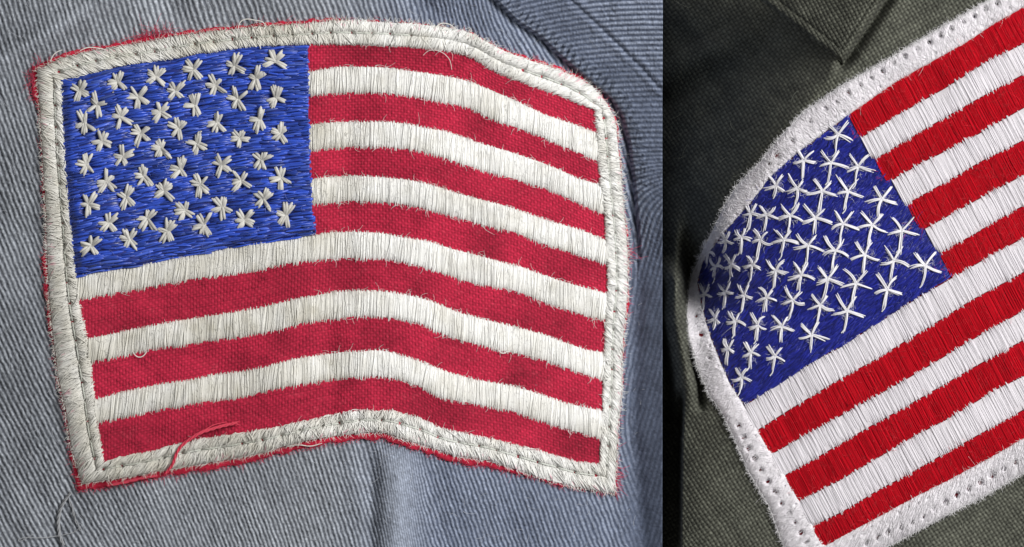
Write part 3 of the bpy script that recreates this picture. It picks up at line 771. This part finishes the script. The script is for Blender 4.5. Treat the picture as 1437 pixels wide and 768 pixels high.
for pts, zz in (([(186, 494), (190, 501), (196, 503), (203, 499), (206, 493)], 5), ([(334, 42), (336, 30), (346, 26), (358, 29), (370, 30), (373, 38)], 4),
                ([(70, 86), (74, 76), (80, 72), (87, 70)], 5), ([(112, 71), (122, 66), (135, 67), (148, 70)], 4),
                ([(610, 40), (618, 32), (632, 34), (640, 42)], 6), ([(698, 489), (702, 497), (709, 497), (714, 491)], 6),
                ([(404, 626), (420, 624), (436, 627), (452, 622)], 0), ([(594, 78), (600, 71), (610, 70), (622, 74), (632, 84), (634, 98)], 5.5)):
    mesh("loose_white_thread", *thread_path(pts, lambda x, y, zz=zz: PL(x, y) + zz, 0.45 if zz == 5.5 else 0.8, WT), M_FUZZ, patch)

# grey strands of lint on the blue cloth
GT = np.array([0.30, 0.31, 0.33])
lz = lambda x, y: HL(x, y) + 4
lint = join(thread_path([(98, 692), (90, 702), (83, 715), (80, 732), (82, 752), (88, 766)], lz, 1.4, GT, 3, 1.4),
            thread_path([(94, 698), (100, 712), (104, 730), (112, 745)], lz, 0.9, GT * 0.9, 2, 1.0),
            thread_path([(46, 750), (36, 756), (24, 763), (22, 758), (34, 755), (60, 756), (86, 752), (104, 748), (114, 738)], lambda x, y: HL(x, y) + 5, 0.55, GT * 1.3))
mesh("lint_strand", *lint, M_FUZZ, None, origin=pxw(85, 730, 0), label="frayed grey lint strand on blue twill below the patch corner", cat="lint")

# ================================================================== CLEAN PATCH
R_top_out = polyline([(1475, -46), (1437, -27), (1381, 4), (1331, 32.5), (1281, 62.5), (1231, 92.5), (1181, 121), (1130, 156), (1098, 189), (1066, 229), (1036, 259), (1018, 288), (1004, 318), (988, 352), (975, 385), (970, 408)], 1, 4)
R_top_in = polyline([(1475, -12), (1437, 10), (1393, 35), (1356, 60), (1306, 87.5), (1256, 116), (1193, 160), (1146, 194), (1113, 220), (1083, 247), (1055, 284), (1026, 316), (1003, 343), (988, 368), (981, 396)], 1, 4)
R_lf_out = polyline([(970, 408), (966, 440), (967, 467), (973, 492), (985, 529), (997, 557), (1012, 576), (1030, 614), (1052, 664), (1080, 711), (1100, 767), (1112, 800)], 1, 4)
R_lf_in = polyline([(981, 396), (987, 434), (998, 474), (1012, 509), (1025, 539), (1044, 569), (1065, 604), (1092, 650), (1122, 702), (1141, 737), (1160, 766)], 1, 4)
R_bt_out = polyline([(1475, 640), (1437, 662), (1381, 696), (1336, 718), (1294, 741), (1243, 768), (1180, 803), (1112, 815)], 1, 4)
R_bt_in = polyline([(1475, 592), (1437, 613.5), (1381, 646), (1331, 673), (1281, 698.5), (1231, 726), (1181, 753), (1160, 766)], 1, 4)
RW = []
RW.append((curve([(1211, 191), (1261, 160), (1331, 120), (1381, 88), (1437, 60)], 6), curve([(1233, 221), (1281, 192), (1331, 163), (1386, 132), (1437, 105)], 6)))
RW.append((curve([(1252, 252), (1291, 229), (1331, 209), (1368, 190), (1437, 150)], 6), curve([(1277, 284.5), (1331, 254), (1381, 225), (1437, 197)], 6)))
RW.append((curve([(1298, 320), (1336, 299), (1381, 274), (1437, 244)], 6), curve([(1321, 354), (1361, 333), (1406, 305), (1437, 289)], 6)))
RW.append((curve([(1045, 569), (1100, 534), (1150, 502), (1181, 486), (1218, 462), (1256, 437), (1298, 411), (1341, 386), (1386, 360), (1437, 332)], 6),
           curve([(1065, 604), (1110, 575), (1175, 535), (1231, 504), (1268, 481), (1306, 458), (1361, 423), (1406, 399), (1433, 384)], 6)))
RW.append((curve([(1081, 638), (1125, 613), (1181, 582), (1256, 540), (1306, 511), (1356, 480), (1437, 434)], 6),
           curve([(1102, 668), (1150, 641), (1181, 623), (1218, 601), (1268, 573), (1318, 544), (1368, 515), (1437, 477)], 6)))
RW.append((curve([(1122, 703), (1150, 688), (1181, 672), (1231, 642), (1281, 612), (1331, 586), (1396, 546), (1437, 526)], 6),
           curve([(1141, 738), (1181, 720), (1231, 689), (1268, 670), (1318, 641), (1381, 606), (1431, 578)], 6)))
f_rtop = curve([tuple(p) for p in R_top_in[::20]], 6); f_rbot = curve([tuple(p) for p in R_bt_in[::20]], 6)
redges = [f_rtop] + [e for p in RW for e in p] + [f_rbot]
RCAN = np.array([(1193, 160), (1209, 192), (1231, 222), (1251, 252), (1276, 287), (1297, 320), (1319, 353), (1340, 385), (1298, 412), (1256, 438), (1218, 463), (1181, 488), (1150, 503), (1100, 536), (1045, 570),
                 (1025, 539), (1012, 509), (998, 474), (987, 434), (981, 396), (988, 368), (1003, 343), (1026, 316), (1055, 284), (1083, 247), (1113, 220), (1146, 194)], float)
def PR(x, y): return HO(x, y, 0.0) + 7.0
patch2 = empty("flag_patch", pxw(1240, 420, 0), cat="flag patch", group="embroidered flag patches",
               label="clean bright flag patch with fully embroidered stripes on olive cloth")
# backing sheet
def build_backing2():
    n, m = 150, 170
    up = np.concatenate([R_top_out[::-1]]); dn = np.concatenate([R_lf_out, R_bt_out[::-1][1:]])
    s = np.linspace(0, 1, m); a = at(up, s ** 0.8); b = at(dn, s ** 0.8)
    t = np.linspace(0.02, 0.98, n)[:, None]
    X = a[:, 0] * (1 - t) + b[:, 0] * t; Y = a[:, 1] * (1 - t) + b[:, 1] * t
    return grid(X, Y, PR(X, Y) - 2.5, np.broadcast_to(np.array([0.20, 0.012, 0.02]), X.shape + (3,)))
mesh("backing", *build_backing2(), M_RED_GROUND, patch2)
def satin2(fu, fl, xa, xb, step, colf, r, pad, jag, k=7, shift=0.0, e=0.5, wild=1.0, bundle=0.5):
    n = int((xb - xa) / step)
    x = np.linspace(xa, xb, n) + N(step * 0.25, n)
    g, q, hs = clump(x, 5.5, 141)
    x = x - q * bundle
    yu = fu(x)
    x2 = x.copy()
    for _ in range(5): x2 = x + 0.52 * (fl(x2) - yu)
    yl = fl(x2)
    d = np.stack([x2 - x, yl - yu], 1); ln = np.linalg.norm(d, axis=1, keepdims=True); d = d / ln
    h2 = np.modf(np.abs(np.sin(g * 37.1) * 9758.5))[0] * 2 - 1
    ja = N(jag * 0.4, n) + jag * 0.6 * hs - 0.5 * jag * q * q; jb = N(jag * 0.4, n) + jag * 0.6 * h2 - 0.5 * jag * q * q
    t = np.linspace(0, 1, k)
    A = np.stack([x, yu], 1) - d * ja[:, None]; B = np.stack([x2, yl], 1) + d * jb[:, None]
    wob = N(0.35 * wild, n)[:, None] * np.sin(np.pi * t)
    X = A[:, None, 0] + (B - A)[:, None, 0] * t + wob; Y = A[:, None, 1] + (B - A)[:, None, 1] * t
    arch = np.clip(1 - np.abs(2 * t - 1) ** 3, 0, 1) ** 0.55
    lay = N(0.2, n) + 0.3 * hs - 0.5 * q * q
    Z = PR(X, Y) + 0.2 + (pad + lay)[:, None] * arch + shift * arch
    R = (r * U(0.8, 1.2, n))[:, None] * taper(k, e, 0.4)
    return tubes(np.stack([X, Y, Z], -1), R, colf(X, Y, n), 4)
def rwcol(X, Y, n): return np.clip(np.array([0.65, 0.625, 0.665]) * (1 + N(0.05, n))[:, None], 0, 0.9)
def rrcol(X, Y, n): return np.array([0.42, 0.0018, 0.010]) * U(0.75, 1.2, n)[:, None]
f_rlx = curve([(569, 1044), (604, 1065), (650, 1092), (702, 1122), (737, 1141), (766, 1160)], 4)     # x of the left edge as a function of y
f_rcx = curve([(160, 1193), (192, 1209), (222, 1231), (252, 1251), (287, 1276), (320, 1297), (353, 1319), (385, 1340)], 4)
def left_of(fu):  # where a stripe edge meets the canton or the left border
    x = 1200.0
    for _ in range(40):
        y = float(fu(x)); x = float(f_rcx(y)) if y + 0.55 * (x - 1340) < 385 and fu in redges[:7] else float(f_rlx(y))
    return x
starts_w = [(1209, 1277), (1251, 1277), (1298, 1), (1044, 1), (1080, 1), (1121, 1)]
starts_r = [1192, 1230, 1275, 1319, 1065, 1101, 1140]
red_objs = []
for i in range(7):
    xa = starts_r[i] - 1
    a = satin2(redges[2 * i], redges[2 * i + 1], xa, 1468, 1.2, rrcol, 0.85, 2.0, 1.8, bundle=0.3)
    b = satin2(redges[2 * i], redges[2 * i + 1], xa, 1468, 2.4, rrcol, 0.6, 2.0, 1.8, shift=0.7, wild=4.0, bundle=0.0)
    c_ = padding(redges[2 * i], redges[2 * i + 1], xa, 1468, PR, (0.36, 0.002, 0.010), 1.2, 0.0, 0.52)
    mesh("red_stripe", *join(a, b, c_), M_RED_THREAD, patch2)
for i, (fu, fl) in enumerate(RW):
    xa = starts_w[i][0]
    a = satin2(fu, fl, xa, 1468, 1.15, rwcol, 0.85, 3.4, 4.4)
    b = satin2(fu, fl, xa, 1468, 3.5, rwcol, 0.6, 3.4, 5.0, shift=0.7, wild=1.5)
    c_ = padding(fu, fl, xa, 1468, PR, (0.66, 0.635, 0.675), 3.2, 1.5, 0.52)
    mesh("white_stripe", *join(a, b, c_), M_THREAD, patch2)
# canton
STARS_R = [(1176, 189), (1128, 224.5), (1166, 229), (1204, 234), (1089, 261), (1119, 264.5), (1154, 268), (1190, 269), (1237, 279.5),
           (1054, 299.5), (1076, 301), (1109, 303), (1144, 306), (1183, 314.5), (1224, 316), (1265, 324),
           (1019, 337), (1041, 333), (1067.5, 337), (1100, 337), (1134, 344.5), (1172.5, 352), (1213.5, 358), (1253.5, 366), (1298, 373),
           (1006, 374), (1027.5, 372), (1056, 372), (1089, 380), (1124.5, 386), (1161, 391.5), (1201, 398), (1245, 406.5),
           (991, 413), (1019, 410), (1045, 414), (1076, 418), (1112.5, 421.5), (1151, 428), (1188.5, 436.5),
           (1004, 448), (1032.5, 450), (1064, 456.5), (1097.5, 459), (1139, 470), (1022.5, 490), (1054, 495), (1087.5, 500), (1041, 530), (996, 353)]
def build_canton2():
    parts = []
    for rad, n, sh in ((1.25, 5200, 0.0), (0.85, 2600, 0.9)):
        x = U(975, 1345, n * 3); y = U(155, 575, n * 3)
        ok = inside(x, y, RCAN); x, y = x[ok][:n], y[ok][:n]; n = len(x)
        an = np.radians(-44 + N(9, n)); L = U(12, 24, n)
        k = 6; t = np.linspace(-0.5, 0.5, k)
        X = x[:, None] + (np.cos(an) * L)[:, None] * t; Y = y[:, None] + (np.sin(an) * L)[:, None] * t + N(0.4, n)[:, None] * np.cos(np.pi * t)
        ok = inside(X[:, 0], Y[:, 0], RCAN) & inside(X[:, -1], Y[:, -1], RCAN)
        X, Y = X[ok], Y[ok]; n = len(X)
        Z = PR(X, Y) + 1.2 + sh + N(0.5, n)[:, None] - 1.0 * (np.abs(2 * t) ** 4)
        R = rad * U(0.8, 1.2, n)[:, None] * taper(k, 0.5, 0.4)
        C = np.array([0.010, 0.016, 0.225]) * U(0.55, 1.35, n)[:, None]
        parts.append(tubes(np.stack([X, Y, Z], -1), R, C, 5))
    X, Y = np.meshgrid(np.arange(972, 1350, 3.0), np.arange(155, 576, 3.0))
    cxy = RCAN.mean(0)
    v, f, c = grid(X, Y, PR(X, Y) + 0.6, np.broadcast_to(np.array([0.010, 0.016, 0.2]), X.shape + (3,)))
    okv = inside(v[:, 0], v[:, 1], cxy + (RCAN - cxy) * 1.004); f = f[okv[f].all(1)]
    parts.append((v, f, c))
    # short perpendicular satin teeth where the canton meets the stripes
    return join(*parts)
canton2 = mesh("canton", *build_canton2(), M_SILK, patch2)
def star_r(cx, cy):
    rr = np.random.default_rng(int(cx * 11 + cy * 5))
    sx = 0.50 + 0.50 * float(sstep(980, 1150, np.array(cx))); P, R, C = [], [], []; sx *= 1.0
    k = 7; t = np.linspace(0, 1, k)
    sc_ = 0.78 + 0.22 * float(sstep(990, 1180, np.array(cx)))
    arms = [(-11, -15, 2), (10, -14, 1), (-14.5, 4.5, 2), (17, 6, 2), (-3.5, 22, 2)]
    for ax, ay, m in arms:
        big = 1.14 + 0.16 * float(sstep(1100, 1200, np.array(cx))); ax *= big * sx * rr.uniform(0.85, 1.18); ay *= big * sc_ * rr.uniform(0.85, 1.16); ln = math.hypot(ax, ay)
        ax += rr.normal(0, 1); ay += rr.normal(0, 1)
        bend = rr.normal(0, 1.0)
        for s_ in range(m + 2):
            w = (s_ - (m + 1) / 2) * 1.35 + rr.normal(0, 0.25); cut_ = rr.uniform(0.86, 1.08)
            ax_, ay_ = ax, ay; ax, ay = ax * cut_ + rr.normal(0, 0.7), ay * cut_ + rr.normal(0, 0.7)
            x = cx + ax * t - ay / ln * (w * (0.5 + 0.2 * t) + bend * np.sin(np.pi * t)); y = cy + ay * t + ax / ln * (w * (0.5 + 0.2 * t) + bend * np.sin(np.pi * t))
            z = PR(x, y) + 4.2 + 1.0 * np.sin(np.pi * t) - 1.8 * t ** 3 + rr.normal(0, 0.3)
            P.append(np.stack([x, y, z], -1)); ax, ay = ax_, ay_; R.append(np.full(k, 0.92) * taper(k, 0.6, 0.4) * rr.uniform(0.85, 1.15))
            C.append(np.array([0.78, 0.77, 0.81]) * rr.uniform(0.92, 1.05))
    # the yarn that wanders on to the next star
    x = cx + np.array([-3.2, -3.0, -4.5, -8.0]) * sx; y = cy + np.array([18, 23, 27, 31]) * sc_
    if rr.random() < 0.6:
        q = np.stack([np.interp(np.linspace(0, 3, k), np.arange(4), x), np.interp(np.linspace(0, 3, k), np.arange(4), y)], 1)
        P.append(np.stack([q[:, 0], q[:, 1], PR(q[:, 0], q[:, 1]) + 3.6], -1)); R.append(np.full(k, 0.95)); C.append(np.array([0.66, 0.66, 0.70]))
    a = tubes(np.array(P), np.array(R), np.clip(np.array(C), 0, 0.88), 5)
    n = 40; an = rr.uniform(0, 6.28, n); rd = rr.uniform(1, 13, n)
    B = np.stack([cx + np.cos(an) * rd * sx, cy + np.sin(an) * rd, PR(cx + np.cos(an) * rd * sx, cy + np.sin(an) * rd) + 4], 1)
    b = fibres(B, rr.normal(0, 1, (n, 2)), rr.uniform(3, 7, n), np.tile(np.array([0.6, 0.6, 0.7]), (n, 1)), r=0.24, k=4, curl=0.8, lift=0.3)
    return join(a, b)
for cx, cy in STARS_R:
    v, f, c = star_r(cx, cy)
    mesh("star", v, f, c, M_FUZZ, canton2, origin=pxw(cx, cy, float(PR(cx, cy)) + 5))
# thick fuzzy overlocked border with its needle holes
RH = [(1207, 120), (1222, 110), (1238, 100), (1253.5, 89.5), (1268.5, 79.5), (1286, 69), (1303.5, 60), (1318.5, 50), (1334, 40.5), (1351, 32), (1366, 24), (1381, 13), (1398, 5.5), (1190, 131), (1174, 143), (1158, 153), (1137, 170), (1112, 198), (1091, 218), (1080, 230),
      (1037, 598), (1044, 614), (1051, 630), (1059, 643.5), (1067.5, 660), (1078, 676), (1087.5, 691), (1097, 707), (1107, 720.5), (1116, 734), (1124, 748), (1131, 761), (1140, 775), (978, 444), (985, 470), (996, 502),
      (1215, 762), (1231, 754), (1245, 747), (1263.5, 741), (1279, 733), (1295, 725), (1310, 714), (1326, 705), (1342, 695), (1358.5, 686), (1375, 677), (1391, 667), (1407, 658), (1423.5, 648.5)]
RH2 = []
for po, pi in ((R_top_out, R_top_in), (R_lf_out, R_lf_in), (R_bt_out, R_bt_in)):
    n = int(len(po) / 16)
    for fr in (np.arange(n) + 0.5) / n:
        o_ = at(po, np.array([fr]))[0]; i_ = at(pi, np.array([fr]))[0]; q = o_ * 0.2 + i_ * 0.8
        RH2.append(tuple(q + N(0.8, 2)))
def border_r():
    parts = []; k = 8; t = np.linspace(0, 1, k)
    for j_, (po, pi) in enumerate(((R_top_out, R_top_in), (R_lf_out, R_lf_in), (R_bt_out, R_bt_in))):
        L = len(po)
        prof = lambda tt: np.clip(1 - np.abs(2 * np.clip(tt, 0, 1) - 1) ** 2.6, 0, 1) ** 0.5
        m = int(L / 1.0); q = 44; s_ = np.linspace(0, 1, m); a = at(po, s_); b = at(pi, s_); tt = np.linspace(0, 1, q)[:, None]
        X = a[:, 0] * (1 - tt) + b[:, 0] * tt; Y = a[:, 1] * (1 - tt) + b[:, 1] * tt
        Z = PR(X, Y) - 2.0 + 8.0 * prof(tt) + 0.5 * vnoise(X, Y, 3.2, 156) + 0.4 * vnoise(X, Y, 9, 157)
        X, Y, Z = hole_push(X, Y, Z, RH, 2.9, 18.0, 0.3)
        X, Y, Z = hole_push(X, Y, Z, RH2, 1.7, 4.0, 0.2)
        parts.append(grid(X, Y, Z, np.broadcast_to(np.array([0.74, 0.72, 0.755]), X.shape + (3,))))
        for rad, step, sh, jit, c0, c1 in ((0.65, 1.2, -0.4, 5.0, 0.0, 1.0), (0.50, 0.30, 0.5, 14.0, 0.0, 0.85)):
            n = int(L / step)
            f0 = (np.arange(n) + U(0, 1, n)) / n
            f1 = f0 + N(jit / L, n) + 2.0 / L * vnoise(f0 * L, f0 * 0, 9, 150)
            a = at(po, f0); b = at(pi, f1); dv = b - a
            if sh > 0:
                u0 = U(-0.05, 0.8, n)[:, None]; u1 = u0 + U(0.15, 0.35, n)[:, None]
            else:
                u0 = N(0.02, n)[:, None]; u1 = 1 + (N(0.025, n) + 0.04 * vnoise(f0 * L, f0 * 0, 8, 151))[:, None]
            tt = u0 + (u1 - u0) * t
            w1 = N(0.6, n)[:, None] * np.sin(np.pi * t * 2)
            X = a[:, None, 0] + dv[:, None, 0] * tt + w1; Y = a[:, None, 1] + dv[:, None, 1] * tt - w1
            Z = PR(X, Y) - 1.7 + (8.0 + 0.5 * vnoise(f0 * L, f0 * 0, 14, 152) + N(0.3, n))[:, None] * prof(tt) + sh + 0.5 * vnoise(X, Y, 4, 153)
            X, Y, Z = hole_push(X, Y, Z, RH, 3.0, 13.0, 3.6)
            X, Y, Z = hole_push(X, Y, Z, RH2, 1.8, 3.0, 1.0)
            R = (rad * U(0.8, 1.2, n))[:, None] * taper(k, 0.5, 0.4)
            C = np.clip(np.array([0.74, 0.715, 0.755]) * (1 + N(0.03, n))[:, None], 0, 0.9)
            parts.append(tubes(np.stack([X, Y, Z], -1), R, C, 4))
    return join(*parts)
border2 = mesh("border", *border_r(), M_FUZZ, patch2)
def stray_r():
    parts = []
    WC = np.array([0.80, 0.79, 0.81])
    for po, pi, n1, n2 in ((R_top_out, R_top_in, 1500, 1500), (R_lf_out, R_lf_in, 900, 900), (R_bt_out, R_bt_in, 700, 800)):
        n = n1; fr = U(0, 1, n); p = at(po, fr); q = at(pi, fr)
        B = np.stack([p[:, 0], p[:, 1], PR(p[:, 0], p[:, 1]) + U(-1, 4, n)], 1)
        parts.append(fibres(B, (p - q) + N(40, (n, 2)), U(1.5, 5.5, n), np.tile(WC, (n, 1)), r=0.24, curl=0.6, lift=0.5))
        n = n2; fr = U(0, 1, n); p = at(po, fr); q = at(pi, fr); w = U(0, 1.05, n)[:, None]; p = p * (1 - w) + q * w
        z = PR(p[:, 0], p[:, 1]) + 1 + 6 * (1 - np.abs(2 * w[:, 0] - 1) ** 2.5)
        parts.append(fibres(np.stack([p[:, 0], p[:, 1], z], 1), N(1, (n, 2)), U(3, 8, n), np.tile(WC, (n, 1)), r=0.24, curl=0.9, lift=0.2))
    # red fuzz on the stripes
    for i in range(7):
        n = 190; x = U(starts_r[i], 1450, n); fu, fl = redges[2 * i], redges[2 * i + 1]; w = U(0.05, 0.95, n); y = fu(x) * (1 - w) + fl(x) * w
        B = np.stack([x, y, PR(x, y) + 3], 1)
        parts.append(fibres(B, N(1, (n, 2)), U(3, 10, n), np.array([0.5, 0.02, 0.03]) * U(0.6, 1.5, n)[:, None], r=0.26, curl=0.9, lift=0.35))
    n = 900; x = U(980, 1340, n); y = U(160, 570, n); ok = inside(x, y, RCAN); x, y = x[ok], y[ok]; n = len(x)
    parts.append(fibres(np.stack([x, y, PR(x, y) + 2.5], 1), N(1, (n, 2)), U(3, 9, n), np.array([0.06, 0.08, 0.40]) * U(0.5, 1.4, n)[:, None], r=0.26, curl=0.9, lift=0.35))
    return join(*parts)
mesh("stray_fuzz", *stray_r(), M_FUZZ, patch2, kind="stuff")

# ------------------------------------------------------------------ lint caught on the two garments
def lint_fuzz(n, xr, yr, zf, col, ok=None):
    x = U(*xr, n); y = U(*yr, n)
    if ok is not None: m = ok(x, y); x, y = x[m], y[m]
    n = len(x)
    return fibres(np.stack([x, y, zf(x, y)], 1), N(1, (n, 2)), U(3, 15, n), np.asarray(col) * U(0.5, 1.3, n)[:, None], r=0.26, k=6, curl=1.1, lift=0.15)
mesh("lint_fuzz", *lint_fuzz(700, (-10, 908), (-10, 780), lambda x, y: HL(x, y) + 2.6, [0.46, 0.48, 0.53]), M_FUZZ, blue, kind="stuff")
mesh("lint_fuzz", *lint_fuzz(450, (950, 1445), (-10, 780), lambda x, y: HO(x, y) + 2.2, [0.16, 0.17, 0.14]), M_FUZZ, olive, kind="stuff")
